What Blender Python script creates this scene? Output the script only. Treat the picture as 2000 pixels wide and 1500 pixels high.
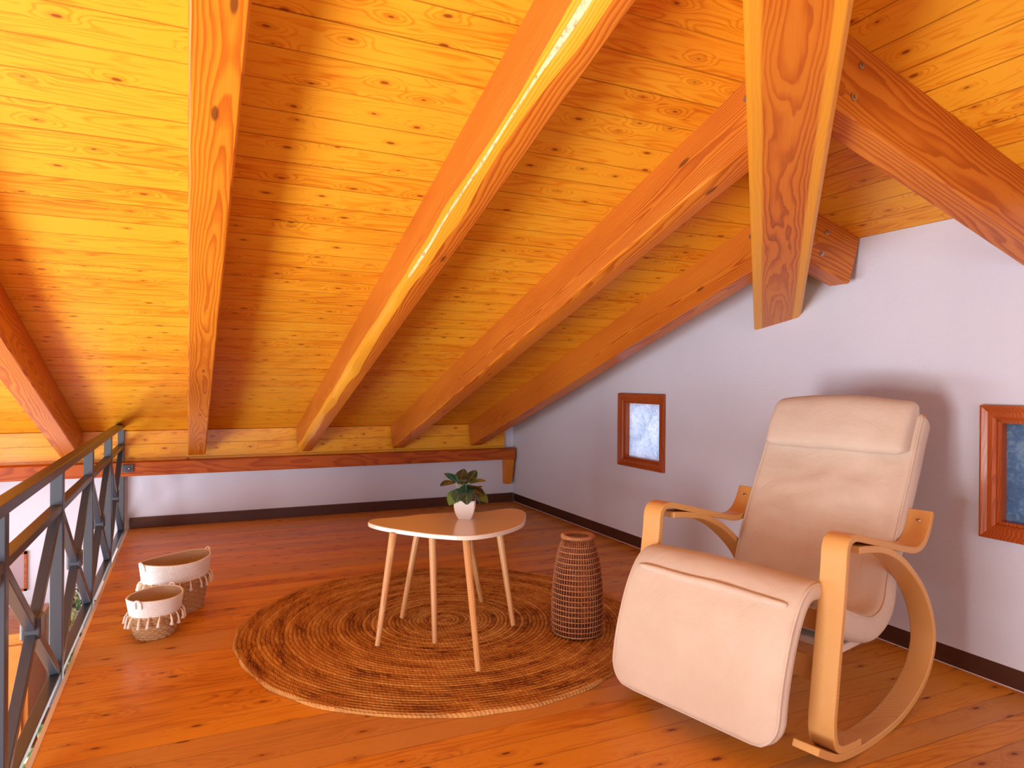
import bpy, math, random
from mathutils import Vector, Matrix, noise
R = math.radians
pi = math.pi
for o in list(bpy.data.objects): bpy.data.objects.remove(o)
scene = bpy.context.scene
col = scene.collection

# ---------------------------------------------------------------- camera
def cam_axes(yaw, pitch, roll):
    f = Vector((math.sin(yaw), math.cos(yaw), 0)); r = Vector((math.cos(yaw), -math.sin(yaw), 0)); u = Vector((0, 0, 1))
    f2 = math.cos(pitch)*f + math.sin(pitch)*u; u2 = -math.sin(pitch)*f + math.cos(pitch)*u
    r3 = math.cos(roll)*r + math.sin(roll)*u2; u3 = -math.sin(roll)*r + math.cos(roll)*u2
    return r3, u3, f2
cd = bpy.data.cameras.new('camera'); cam = bpy.data.objects.new('camera', cd); col.objects.link(cam)
cr, cu, cf = cam_axes(R(25.02), R(-.18), R(.45))
m = Matrix((cr, cu, -cf)).transposed().to_4x4(); m.translation = Vector((-2.589, -5.519, 1.05))
cam.matrix_world = m
cd.sensor_width = 36; cd.lens = 36*1349/2000; cd.clip_start = .02
scene.camera = cam
# ---------------------------------------------------------------- view, world, light
vs = scene.view_settings
vs.view_transform = 'Standard'; vs.look = 'None'; vs.gamma = 1; vs.use_curve_mapping = False
vs.exposure = -0.12
w = bpy.data.worlds.new('world'); scene.world = w; w.use_nodes = True
bg = w.node_tree.nodes['Background']; bg.inputs[0].default_value = (.74, .84, 1, 1); bg.inputs[1].default_value = 2.9
def area(name, loc, size, target, power, color):
    l = bpy.data.lights.new(name, 'AREA'); l.shape = 'RECTANGLE'; l.size, l.size_y = size; l.energy = power; l.color = color
    o = bpy.data.objects.new(name, l); col.objects.link(o); o.location = loc
    o.rotation_euler = (Vector(target)-Vector(loc)).to_track_quat('-Z', 'Y').to_euler()
    return o
area('side_window_light', (-4.66, -5.0, .1), (1.1, 1.3), (-3, -5.0, .2), 150, (1, .95, .92))
area('rear_window_light', (-2.3, -8.95, .55), (3.6, 1.5), (-2.3, 0, .6), 42, (.76, .86, 1))
area('garden_door_light', (-4.66, -2.3, -.55), (2.6, 1.1), (-3, -2.3, -.35), 105, (.88, .93, 1))

# ---------------------------------------------------------------- object helpers
def tag(o, label=None, cat=None, group=None, kind=None):
    if label: o['label'] = label
    if cat: o['category'] = cat
    if group: o['group'] = group
    if kind: o['kind'] = kind
    return o
def empty(name, loc=(0, 0, 0), rz=0, label=None, cat=None, group=None):
    o = bpy.data.objects.new(name, None); col.objects.link(o); o.location = loc; o.rotation_euler = (0, 0, rz); o.empty_display_size = .1
    return tag(o, label, cat, group)
class MB:
    def __init__(s): s.v = []; s.f = []; s.mi = []
    def add(s, vs_, fs, mi=0):
        b = len(s.v); s.v += [tuple(p) for p in vs_]
        for f in fs: s.f.append(tuple(b+i for i in f)); s.mi.append(mi)
        return s
    def box(s, a, b, mi=0, mat=None):
        x0, y0, z0 = a; x1, y1, z1 = b
        vs_ = [Vector(p) for p in ((x0,y0,z0),(x1,y0,z0),(x1,y1,z0),(x0,y1,z0),(x0,y0,z1),(x1,y0,z1),(x1,y1,z1),(x0,y1,z1))]
        if mat: vs_ = [mat @ p for p in vs_]
        return s.add(vs_, [(0,3,2,1),(4,5,6,7),(0,1,5,4),(1,2,6,5),(2,3,7,6),(3,0,4,7)], mi)
    def beam(s, p, q, wd, ht, up=(0, 0, 1), mi=0):
        p, q = Vector(p), Vector(q); d = q-p; x = d.normalized(); y = Vector(up).cross(x).normalized(); z = x.cross(y)
        m_ = Matrix((x, y, z)).transposed().to_4x4(); m_.translation = p
        return s.box((0, -wd/2, -ht/2), (d.length, wd/2, ht/2), mi, m_)
    def tube(s, pts, r, n=8, closed=False, mi=0, cap=True):
        pts = [Vector(p) for p in pts]; N = len(pts)
        rr = r if isinstance(r, (list, tuple)) else [r]*N
        t0 = (pts[1]-pts[0]).normalized(); a = Vector((0, 0, 1)) if abs(t0.z) < .9 else Vector((1, 0, 0))
        nrm = t0.cross(a).normalized(); vs_ = []
        for i in range(N):
            if closed: t = pts[(i+1) % N]-pts[i-1]
            else: t = pts[min(i+1, N-1)]-pts[max(i-1, 0)]
            t.normalize(); nrm = (nrm-t*nrm.dot(t)).normalized(); b = t.cross(nrm)
            for k in range(n):
                an = 2*pi*k/n; vs_.append(pts[i]+rr[i]*(math.cos(an)*nrm+math.sin(an)*b))
        fs = []
        for i in range(N if closed else N-1):
            j = (i+1) % N
            for k in range(n): fs.append((i*n+k, i*n+(k+1) % n, j*n+(k+1) % n, j*n+k))
        if cap and not closed: fs += [tuple(reversed(range(n))), tuple((N-1)*n+k for k in range(n))]
        return s.add(vs_, fs, mi)
    def lathe(s, prof, n=32, mi=0, closed=False, sx=1, sy=1):
        vs_ = []; 
        for r, z in prof:
            for k in range(n): a = 2*pi*k/n; vs_.append((r*math.cos(a)*sx, r*math.sin(a)*sy, z))
        fs = []; M = len(prof)
        for i in range(M if closed else M-1):
            j = (i+1) % M
            for k in range(n): fs.append((i*n+k, i*n+(k+1) % n, j*n+(k+1) % n, j*n+k))
        if not closed: fs += [tuple(reversed(range(n))), tuple((M-1)*n+k for k in range(n))]
        return s.add(vs_, fs, mi)
    def build(s, name, mats, parent=None, bevel=0, smooth=False, loc=None, rot=None, sub=0, angle=None):
        me = bpy.data.meshes.new(name); me.from_pydata(s.v, [], s.f); me.validate()
        if not isinstance(mats, (list, tuple)): mats = [mats]
        for m_ in mats: me.materials.append(m_)
        if len(mats) > 1:
            for p, k in zip(me.polygons, s.mi): p.material_index = k
        me.update()
        import bmesh
        bm = bmesh.new(); bm.from_mesh(me); bmesh.ops.recalc_face_normals(bm, faces=bm.faces); bm.to_mesh(me); bm.free()
        if smooth:
            for p in me.polygons: p.use_smooth = True
            if angle: me.set_sharp_from_angle(angle=R(angle))
        o = bpy.data.objects.new(name, me); col.objects.link(o)
        if parent: o.parent = parent
        if loc is not None: o.location = loc
        if rot is not None: o.rotation_euler = rot
        if bevel:
            b = o.modifiers.new('bevel', 'BEVEL'); b.width = bevel; b.segments = 2; b.limit_method = 'ANGLE'
        if sub:
            q = o.modifiers.new('sub', 'SUBSURF'); q.levels = q.render_levels = sub
        return o
def copy_tree(o, parent=None):
    c = o.copy(); col.objects.link(c); c.parent = parent
    for ch in list(o.children): copy_tree(ch, c)
    return c
def catmull(pts, n=8, closed=False):
    P = [Vector(p) for p in pts]; out = []; N = len(P)
    for i in range(N if closed else N-1):
        if closed: a, b, c, d = P[i-1], P[i], P[(i+1) % N], P[(i+2) % N]
        else: a, b, c, d = P[max(i-1, 0)], P[i], P[i+1], P[min(i+2, N-1)]
        for k in range(n):
            t = k/n; out.append(.5*((2*b)+(c-a)*t+(2*a-5*b+4*c-d)*t*t+(3*b-a-3*c+d)*t**3))
    if not closed: out.append(P[-1])
    return out
def resample(pts, n):
    L = [0]
    for a, b in zip(pts, pts[1:]): L.append(L[-1]+(b-a).length)
    out = []; j = 0
    for i in range(n+1):
        t = L[-1]*i/n
        while j < len(L)-2 and L[j+1] < t: j += 1
        out.append(pts[j].lerp(pts[j+1], (t-L[j])/max(1e-9, L[j+1]-L[j])))
    return out

# ---------------------------------------------------------------- materials
class NT:
    def __init__(s, name):
        s.m = bpy.data.materials.new(name); s.m.use_nodes = True; s.t = s.m.node_tree; s.n = s.t.nodes
        s.b = s.n['Principled BSDF']; s.out = s.n['Material Output']
    def new(s, ty, **kw):
        n = s.n.new(ty)
        for k, v in kw.items(): setattr(n, k, v)
        return n
    def put(s, sock, v):
        if v is None: return
        if isinstance(v, bpy.types.NodeSocket): s.t.links.new(v, sock)
        else: sock.default_value = v
    def math(s, op, a, b=None, c=None, clamp=False):
        n = s.new('ShaderNodeMath', operation=op); n.use_clamp = clamp; s.put(n.inputs[0], a); s.put(n.inputs[1], b); s.put(n.inputs[2], c); return n.outputs[0]
    def sep(s, v): n = s.new('ShaderNodeSeparateXYZ'); s.put(n.inputs[0], v); return n.outputs
    def comb(s, x=0, y=0, z=0):
        n = s.new('ShaderNodeCombineXYZ')
        for i, q in enumerate((x, y, z)): s.put(n.inputs[i], q)
        return n.outputs[0]
    def obj(s): return s.new('ShaderNodeTexCoord').outputs['Object']
    def pos(s): return s.new('ShaderNodeNewGeometry').outputs['Position']
    def noise(s, v, scale, detail=3, rough=.5, out=0, dist=0):
        n = s.new('ShaderNodeTexNoise'); s.put(n.inputs['Vector'], v); n.inputs['Scale'].default_value = scale
        n.inputs['Detail'].default_value = detail; n.inputs['Roughness'].default_value = rough; n.inputs['Distortion'].default_value = dist
        return n.outputs[out]
    def white(s, v):
        n = s.new('ShaderNodeTexWhiteNoise', noise_dimensions='1D'); s.put(n.inputs['W'], v); return n.outputs[0]
    def ramp(s, v, stops, interp='LINEAR'):
        n = s.new('ShaderNodeValToRGB'); s.put(n.inputs[0], v); e = n.color_ramp.elements; n.color_ramp.interpolation = interp
        while len(e) > 1: e.remove(e[-1])
        e[0].position = stops[0][0]; e[0].color = (*stops[0][1], 1)
        for p, c in stops[1:]:
            q = e.new(p); q.color = (*c, 1)
        return n.outputs[0]
    def mix(s, f, a, b, bt='MIX'):
        n = s.new('ShaderNodeMix', data_type='RGBA', blend_type=bt); s.put(n.inputs[0], f)
        s.put(n.inputs[6], a if isinstance(a, bpy.types.NodeSocket) else (*a, 1)); s.put(n.inputs[7], b if isinstance(b, bpy.types.NodeSocket) else (*b, 1)); return n.outputs[2]
    def sstep(s, v, a, b):
        n = s.new('ShaderNodeMapRange', interpolation_type='SMOOTHSTEP'); s.put(n.inputs[0], v); n.inputs[1].default_value = a; n.inputs[2].default_value = b; return n.outputs[0]
    def bump(s, h, strength=.3, dist=.002):
        n = s.new('ShaderNodeBump'); s.put(n.inputs['Height'], h); n.inputs['Strength'].default_value = strength; n.inputs['Distance'].default_value = dist
        s.t.links.new(n.outputs[0], s.b.inputs['Normal'])
    def fin(s, color, rough=.5, coat=0, coat_rough=.1, spec=.5, metal=0, sheen=0):
        s.put(s.b.inputs['Base Color'], color if isinstance(color, bpy.types.NodeSocket) else (*color, 1)); s.put(s.b.inputs['Roughness'], rough)
        s.b.inputs['Coat Weight'].default_value = coat; s.b.inputs['Coat Roughness'].default_value = coat_rough
        s.b.inputs['Specular IOR Level'].default_value = spec; s.b.inputs['Metallic'].default_value = metal; s.b.inputs['Sheen Weight'].default_value = sheen
        return s.m
def plain(name, c, rough=.5, **k): return NT(name).fin(c, rough, **k)

def board_wood(name, along, across, pitch, phase, light, mid, dark, seam, rough, coat, ring=7., knotc=(.09, .02, .006), vary=.35, tan=None, knot_scale=(3.0, 11.), knot_thr=.34):
    """boards running along one world axis; contour-line grain with knots"""
    N = NT(name); P = N.sep(N.pos()); a = P[along]; c = P[across]
    q = N.math('DIVIDE', N.math('SUBTRACT', c, phase), pitch); idx = N.math('FLOOR', q); fr = N.math('FRACT', q)
    rnd = N.white(idx); rnd2 = N.white(N.math('ADD', idx, 57.3)); rnd3 = N.white(N.math('ADD', idx, 11.7))
    ash = N.math('ADD', a, N.math('MULTIPLY', rnd, 37.0))
    # knots: voronoi in (along, across)
    kv = N.new('ShaderNodeTexVoronoi', voronoi_dimensions='2D', feature='F1')
    kw = N.noise(N.comb(N.math('MULTIPLY', ash, 9), N.math('MULTIPLY', c, 30), 0), 1, 2, .5, 1)
    kvec = N.comb(N.math('MULTIPLY', ash, knot_scale[0]), N.math('MULTIPLY', c, knot_scale[1]), 0)
    add = N.new('ShaderNodeVectorMath', operation='MULTIPLY_ADD'); N.put(add.inputs[0], kw); add.inputs[1].default_value = (.12, .12, 0); N.put(add.inputs[2], kvec)
    N.put(kv.inputs['Vector'], add.outputs[0]); kv.inputs['Scale'].default_value = 1; kv.inputs['Randomness'].default_value = 1
    kd = kv.outputs['Distance']; kr = N.sep(kv.outputs['Color'])[0]
    on = N.math('LESS_THAN', kr, knot_thr*2)          # only some cells hold a knot
    size = N.math('MULTIPLY_ADD', N.sep(kv.outputs['Color'])[1], .058, .020)
    core = N.math('MULTIPLY', on, N.math('SUBTRACT', 1, N.sstep(N.math('DIVIDE', kd, size), .6, 1.25)))
    halo = N.math('MULTIPLY', on, N.math('SUBTRACT', 1, N.sstep(kd, .02, .42)))
    fld = N.noise(N.comb(N.math('MULTIPLY', ash, 1.15), N.math('MULTIPLY', c, 9.5), N.math('MULTIPLY', rnd2, 20)), 1, 2.5, .5)
    fld = N.math('ADD', fld, N.math('MULTIPLY', halo, .18))
    ph = N.math('MULTIPLY', fld, ring*6.28*2)
    ph = N.math('ADD', ph, N.math('MULTIPLY', N.noise(N.comb(N.math('MULTIPLY', ash, 6), N.math('MULTIPLY', c, 120), 0), 1, 2, .6), 2.2))
    sn = N.math('MULTIPLY_ADD', N.math('SINE', ph), .5, .5); sn = N.math('POWER', sn, 3.0)
    fine = N.noise(N.comb(N.math('MULTIPLY', ash, 5), N.math('MULTIPLY', c, 260), 0), 1, 3, .6)
    blot = N.noise(N.comb(N.math('MULTIPLY', ash, 1.6), N.math('MULTIPLY', c, 7), 3), 1, 3, .5)
    t = N.math('ADD', N.math('MULTIPLY', sn, .40), N.math('MULTIPLY', N.math('SUBTRACT', fine, .5), 1.0))
    t = N.math('ADD', t, N.math('MULTIPLY', N.math('SUBTRACT', blot, .5), 1.2)); t = N.math('ADD', t, N.math('MULTIPLY', N.math('SUBTRACT', rnd, .45), vary))
    colr = N.ramp(t, [(0, light), (.45, mid), (1, dark)])
    if tan: colr = N.mix(N.math('MULTIPLY', N.math('GREATER_THAN', rnd2, .62), .6), colr, tan)
    colr = N.mix(N.math('MULTIPLY', core, .9), colr, knotc)
    colr = N.mix(N.math('MULTIPLY', N.math('MULTIPLY', halo, N.sstep(kd, .2, .06)), .35), colr, dark)
    e = N.math('MINIMUM', fr, N.math('SUBTRACT', 1, fr)); sm = N.math('SUBTRACT', 1, N.sstep(e, seam*.3, seam))
    colr = N.mix(N.math('MULTIPLY', sm, N.math('MULTIPLY_ADD', rnd3, .45, .3)), colr, tuple(x*.4 for x in dark))
    N.bump(N.math('SUBTRACT', N.math('MULTIPLY', fine, .12), N.math('ADD', N.math('MULTIPLY', sm, 1.0), N.math('MULTIPLY', sn, .08))), .5, .002)
    return N.fin(colr, N.math('MULTIPLY_ADD', blot, .2, rough-.1), coat, .18, spec=.2)
def beam_wood(name, light, mid, dark, cy=.05, cz=-.12, k=120., rough=.35, coat=.3, sap=None, along=0, knots=True, spec=.3):
    """solid timber, 3D growth rings round a pith line parallel to local X"""
    N = NT(name); co = N.sep(N.obj()); x, y, z = [co[i] for i in ((0, 1, 2) if along == 0 else (2, 1, 0))]
    inf = N.new('ShaderNodeObjectInfo').outputs['Random']
    xs = N.math('ADD', x, N.math('MULTIPLY', inf, 23.))
    d1 = N.noise(N.comb(N.math('MULTIPLY', xs, .9), N.math('MULTIPLY', y, 4), N.math('MULTIPLY', z, 4)), 1, 2, .5, 1); D = N.sep(d1)
    yy = N.math('ADD', N.math('SUBTRACT', y, cy), N.math('MULTIPLY', N.math('SUBTRACT', D[0], .5), .10))
    zz = N.math('ADD', N.math('SUBTRACT', z, cz), N.math('MULTIPLY', N.math('SUBTRACT', D[1], .5), .10))
    r = N.math('SQRT', N.math('ADD', N.math('MULTIPLY', yy, yy), N.math('MULTIPLY', zz, zz)))
    r = N.math('ADD', r, N.math('MULTIPLY', N.noise(N.comb(N.math('MULTIPLY', xs, 5), N.math('MULTIPLY', y, 25), N.math('MULTIPLY', z, 25)), 1, 2, .5), .012))
    rp = N.math('MULTIPLY', r, k); saw = N.math('FRACT', rp)
    wv = N.math('MULTIPLY', N.sstep(saw, .25, .85), N.math('SUBTRACT', 1, N.sstep(saw, .88, 1.0)))
    # far rings fade where they get too tight to see
    fine = N.noise(N.comb(N.math('MULTIPLY', xs, 4), N.math('MULTIPLY', y, 200), N.math('MULTIPLY', z, 200)), 1, 3, .6)
    blot = N.noise(N.comb(N.math('MULTIPLY', xs, 1.2), N.math('MULTIPLY', y, 6), N.math('MULTIPLY', z, 6)), 1, 3, .5)
    kv = N.new('ShaderNodeTexVoronoi', feature='F1'); N.put(kv.inputs['Vector'], N.comb(N.math('MULTIPLY', xs, 2.6), N.math('MULTIPLY', y, 9), N.math('MULTIPLY', z, 9))); kv.inputs['Scale'].default_value = 1
    core = N.math('MULTIPLY', N.math('LESS_THAN', N.sep(kv.outputs['Color'])[0], .25), N.math('SUBTRACT', 1, N.sstep(kv.outputs['Distance'], .05, .10)))
    t = N.math('ADD', N.math('MULTIPLY', wv, .5), N.math('ADD', N.math('MULTIPLY', N.math('SUBTRACT', fine, .5), .35), N.math('MULTIPLY', N.math('SUBTRACT', blot, .4), .8)))
    c = N.ramp(t, [(0, light), (.4, mid), (1, dark)])
    if sap:
        sp = N.sstep(N.math('ADD', N.math('ABSOLUTE', y), N.math('MULTIPLY', N.math('SUBTRACT', blot, .5), .012)), sap[0], sap[0]+.01)
        c = N.mix(N.math('MULTIPLY', sp, .75), c, sap[1])
    if knots: c = N.mix(N.math('MULTIPLY', core, .8), c, (.13, .03, .008))
    N.bump(N.math('ADD', N.math('MULTIPLY', wv, -.3), fine), .3, .001)
    return N.fin(c, rough, coat, .15, spec=spec)

ceil_cols = dict(light=(.90, .42, .024), mid=(.80, .275, .010), dark=(.48, .10, .003), knotc=(.17, .04, .008), knot_scale=(5.2, 12.), knot_thr=.30)
PITCH = .1125
M_ceil = board_wood('varnished_pine_ceiling_boards', 0, 1, PITCH, -3.283, seam=.03, rough=.46, coat=.04, **ceil_cols)
M_ceil_r = board_wood('varnished_pine_ceiling_boards_side', 1, 0, PITCH, -.789, seam=.03, rough=.46, coat=.04, **ceil_cols)
M_frieze = board_wood('varnished_pine_frieze', 0, 2, .1, .592, seam=.03, rough=.4, coat=.3, **ceil_cols)
M_floor = board_wood('pine_floor_boards', 0, 1, .1005, -3.707, light=(.76, .33, .034), mid=(.62, .225, .020), dark=(.30, .065, .006), seam=.018, rough=.40, coat=.10,
                     knotc=(.07, .008, .003), vary=.7, tan=(.56, .28, .09), knot_scale=(4.0, 10.), knot_thr=.30)
M_beam = beam_wood('red_brown_rafter_timber', (.66, .21, .020), (.52, .125, .010), (.26, .035, .005), coat=.12, rough=.42)
M_beam2 = beam_wood('orange_rafter_timber', (.76, .27, .016), (.64, .17, .009), (.32, .05, .004), cy=-.02, cz=-.16, k=110, coat=.12, rough=.42)
M_hip = beam_wood('hip_beam_timber', (.66, .20, .015), (.56, .135, .010), (.20, .026, .004), cy=.01, cz=-.22, k=170, coat=.1, rough=.45, sap=(.062, (.86, .40, .03)))
M_plate = beam_wood('wall_plate_timber', (.50, .11, .010), (.40, .07, .007), (.17, .02, .005), cy=.2, cz=.1, coat=.03, rough=.5)
M_sap = beam_wood('pale_sapwood', (.90, .42, .035), (.84, .34, .02), (.58, .18, .01), cy=.4, cz=.3, k=140)
def strip_mat():
    N = NT('bare_bark_edge'); n = N.noise(N.obj(), 60, 4, .7)
    return N.fin(N.ramp(n, [(.3, (.35, .16, .05)), (.5, (.85, .62, .32)), (.7, (.9, .72, .42))]), .6)
M_bark = strip_mat()
def plaster():
    N = NT('white_roughcast_plaster'); p = N.pos(); n = N.noise(p, 55, 5, .65); b = N.noise(p, 1.3, 3, .5)
    N.bump(n, .35, .004)
    return N.fin(N.ramp(b, [(.3, (.66, .68, .80)), (.7, (.72, .74, .85))]), .85, spec=.2)
M_wall = plaster()
M_skirt = beam_wood('dark_wenge_skirting', (.10, .035, .02), (.07, .022, .013), (.03, .009, .006), k=200, rough=.4, coat=.1)
M_frame = beam_wood('reddish_window_frame_wood', (.46, .10, .018), (.36, .065, .01), (.2, .03, .006), k=160, along=2)
M_frame_h = beam_wood('reddish_window_frame_wood_rail', (.46, .10, .018), (.36, .065, .01), (.2, .03, .006), k=160)
M_white = plain('white_edge_trim', (.75, .68, .64), .6)
M_dark = plain('dark_gap', (.02, .01, .008), .8)
M_steel = plain('steel_bolt', (.45, .42, .4), .35, metal=1)

# ---------------------------------------------------------------- room shell
S = .318; Z0 = .68; Z1 = 1.675; HY = -(Z1-Z0)/S           # slope, eave heights, hip start on the side wall
YR = -9.0; XL = -4.6; ZL = -1.35; RIDGE = -6.2
def zc(x, y): return min(Z0-S*y, Z1-S*x)
def struct(o): o['kind'] = 'structure'; return o
# floor of the loft
b = MB(); b.box((-2.97, YR, -.25), (0, 0, 0)); struct(b.build('floor', M_floor))
b = MB(); b.box((-2.984, YR, -.25), (-2.97, 0, .001)); struct(b.build('trim_1', M_white))
b = MB(); b.box((XL, YR, ZL-.1), (0, 0.0, ZL)); struct(b.build('floor_lower', M_floor))
# ceiling: three planes with real thickness
ridge_z = Z0-S*RIDGE; xr = -(ridge_z-Z1)/S
yb = 2*RIDGE-HY
def slab(poly, name, mat, t=.12):
    n = len(poly); bot = [Vector(p) for p in poly]; top = [p+Vector((0, 0, t)) for p in bot]
    b = MB(); b.add(bot+top, [tuple(range(n)), tuple(range(2*n-1, n-1, -1))]+[(i, (i+1) % n, n+(i+1) % n, n+i) for i in range(n)])
    return struct(b.build(name, mat))
slab([(XL-.1, .1, Z0-.1*S), (.1, .1, Z0-.1*S), (.1, HY+.1, Z1-.1*S), (xr, RIDGE, ridge_z), (XL-.1, RIDGE, ridge_z)], 'ceiling', M_ceil)
slab([(.1, HY+.1, Z1-.1*S), (.1, yb-.1, Z1-.1*S), (xr, RIDGE, ridge_z)], 'ceiling_side', M_ceil_r)
slab([(XL-.1, RIDGE, ridge_z), (xr, RIDGE, ridge_z), (.1, yb-.1, Z1-.1*S), (.1, YR-.1, Z0-S*(2*RIDGE-YR)-.1*S), (XL-.1, YR-.1, Z0-S*(2*RIDGE-YR)-.1*S)], 'ceiling_rear', M_ceil)
# walls with window openings
def wall_x(name, x0, x1, y0, y1, z0, ztop, holes):
    ys = sorted(set([y0, y1]+[h[0] for h in holes]+[h[1] for h in holes]+[y0+(y1-y0)*i/24 for i in range(25)]+[HY] if x1 > -1 else [y0, y1]+[h[0] for h in holes]+[h[1] for h in holes]))
    b = MB()
    for a, c in zip(ys, ys[1:]):
        mid = (a+c)/2; zt0 = ztop(a); zt1 = ztop(c); segs = [(z0, z0, zt0, zt1)]
        for h in holes:
            if h[0] <= mid <= h[1]: segs = [(z0, z0, h[2], h[2]), (h[3], h[3], zt0, zt1)]
        for (za, zb, zc_, zd) in segs:
            b.add([(x0, a, za), (x1, a, za), (x1, c, zb), (x0, c, zb), (x0, a, zc_), (x1, a, zc_), (x1, c, zd), (x0, c, zd)], [(0,3,2,1),(4,5,6,7),(0,1,5,4),(1,2,6,5),(2,3,7,6),(3,0,4,7)])
    return struct(b.build(name, M_wall))
H1 = (-2.13, -1.70, .535, .955); H2 = (-4.45, -4.01, .535, .955)
def ztop_r(y): return min(Z0-S*y, Z1, Z0-S*(2*RIDGE-y))+.01
wall_x('wall_right', 0, .22, YR, 0, ZL, ztop_r, [H1, H2])
ztop_l = lambda y: min(Z0-S*y, Z0-S*(2*RIDGE-y))+.01
wall_x('wall_left', XL-.22, XL, YR, 0, ZL, ztop_l, [(-5.6, -4.4, -.6, .8), (-3.7, -.9, -1.25, .15)])
b = MB(); b.box((XL-.2, 0, ZL), (.2, .2, Z0-.01)); struct(b.build('wall_back', M_wall))
b = MB(); zt = Z0-S*(2*RIDGE-YR)+.01
b.box((XL-.2, YR-.2, ZL), (-4.2, YR, zt)); b.box((-.4, YR-.2, ZL), (.2, YR, zt)); b.box((-4.2, YR-.2, 1.35), (-.4, YR, zt)); b.box((-4.2, YR-.2, ZL), (-.4, YR, -.2))
struct(b.build('wall_rear', M_wall))
# baseboards
b = MB(); b.box((-2.965, -.018, 0), (0, 0, .075)); struct(b.build('baseboard_back', M_skirt, bevel=.003))
b = MB(); b.box((-8.982/2-4.491+8.982/2*0, 0, 0), (0, 0, 0)) if False else None
b = MB(); b.box((0, -.0, 0), (8.98, .018, .075)); struct(b.build('baseboard_right', M_skirt, bevel=.003, loc=(0, -.018, 0), rot=(0, 0, -pi/2)))
# frieze boards between the rafters, above the wall plate
b = MB(); b.box((XL, -.03, .47), (-.095, 0, Z0+.005)); o = b.build('trim_2', M_frieze); struct(o)

# ---------------------------------------------------------------- roof timbers
def sloped(name, p, q, mb_fn, mats, **k):
    """timber whose local X runs from p to q (p,q on its top centre line), local Z up across"""
    p, q = Vector(p), Vector(q); d = q-p; x = d.normalized(); y = Vector((0, 0, 1)).cross(x).normalized(); z = x.cross(y)
    mb = mb_fn(d.length); o = mb.build(name, mats, **k)
    m_ = Matrix((x, y, z)).transposed().to_4x4(); m_.translation = p; o.matrix_world = m_
    return o, m_
def prism_beam(wd, ht, ch=.006, wane=0, seed=0, n=60):
    """rectangular section hanging below the X axis; wane = uneven bark edge on one lower arris"""
    def fn(L):
        b = MB(); rings = []
        N_ = n if wane else 2
        for i in range(N_):
            t = i/(N_-1); xx = L*t
            if wane: wv = max(.004, wane*(.85+.45*noise.noise(Vector((xx*1.7, seed, 0)))+.22*noise.noise(Vector((xx*5, seed, 5))))); w2 = wv*(.85+.3*noise.noise(Vector((xx*3, seed+9, 0))))
            else: wv = w2 = ch
            c2 = ch
            s_ = -1
            rings.append([(xx, -wd/2, 0), (xx, wd/2, 0), (xx, wd/2, -ht+wv*.8), (xx, wd/2-w2*.20, -ht+wv*.50), (xx, wd/2-w2*(.20+.22*min(1, max(0, .5+2*noise.noise(Vector((xx*2.2, 3, 3))))))*.999, -ht+wv*.28), (xx, wd/2-w2, -ht), (xx, -wd/2+c2, -ht), (xx, -wd/2, -ht+c2)])
        K = 8; vs_ = [p for r_ in rings for p in r_]
        for i in range(N_-1):
            pass
        b.v = vs_
        for i in range(N_-1):
            for k in range(K):
                b.f.append((i*K+k, i*K+(k+1) % K, (i+1)*K+(k+1) % K, (i+1)*K+k)); b.mi.append({2: 1, 3: 2 if (wane > .05 and i < 24) else 1, 4: 1}.get(k, 0) if wane else 0)
        b.f.append(tuple(range(K))[::-1]); b.mi.append(0); b.f.append(tuple((N_-1)*K+k for k in range(K))); b.mi.append(0)
        return b
    return fn
def bolt_head(parent_m, pts, parent, nrm_axis=1, r=.008):
    for p in pts:
        b = MB(); b.lathe([(r, 0), (r, .002), (r*.55, .0025), (r*.55, .006), (.001, .006)], 12)
        o = b.build('bolt', M_steel, parent=parent, smooth=True, angle=40); o.location = p; o.rotation_euler = (R(90)*(-nrm_axis if nrm_axis else 0)*-1, 0, 0)
def hipx(y): return y-HY
raf = [(-3.30, 'red-brown roof rafter over the stairwell, leftmost and partly behind the railing', M_beam, 0, None),
       (-2.54, 'orange roof rafter with bold swirling grain and pale left edge, between railing and bark-edged rafter', M_beam2, 0, None),
       (-1.795, 'roof rafter with a wavy pale bark edge along its underside', M_beam, .058, None),
       (-1.06, 'red-brown roof rafter with steel bolts near the hip beam, running down behind the table', M_beam, .012, None),
       (-.385, 'roof rafter nearest the white side wall, lowest end above the room corner', M_beam, 0, None)]
RH = .20*math.cos(math.atan(S))
for xc, lab, mt, wane, _ in raf:
    yt = xc+HY+.02 if xc > xr else RIDGE
    o, mm = sloped('roof_rafter', (xc, yt, Z0-S*yt), (xc, -.035, Z0+S*.035), prism_beam(.112 if xc < -2 else .105, RH, .006, wane, xc*7), [mt, M_sap, M_bark] if wane > .02 else ([mt, M_beam2, M_beam2] if wane else mt), bevel=0 if wane else .004, smooth=bool(wane), angle=35)
    tag(o, lab, 'rafter', 'rafters of the long roof slope')
    if xc > -1.5:
        for dx in (.13,):
            for dz in (.05, .135):
                bb = MB(); bb.lathe([(.011, 0), (.011, .002), (.005, .003), (.005, .007), (.001, .007)], 12)
                q = bb.build('bolt', M_steel, parent=o, smooth=True, angle=40); q['label'] = 'steel bolt head'
                q.location = (dx+.10, .0505, -dz); q.rotation_euler = (R(-90), 0, 0)
# hip beam
hd = Vector((1, 1, -S)); hoff = .115
def hp(x): return Vector((x, x+HY+hoff, Z1-S*x+.02))
o, mm = sloped('hip_beam', hp(xr), hp(.12), prism_beam(.21, .345, .012), M_hip, bevel=.004)
tag(o, 'thick hip beam with flame grain and yellow sapwood edges, descending into the white wall', 'beam')
for xx, yy in ((2.55, .03), (3.0, -.085)):
    pass
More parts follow.
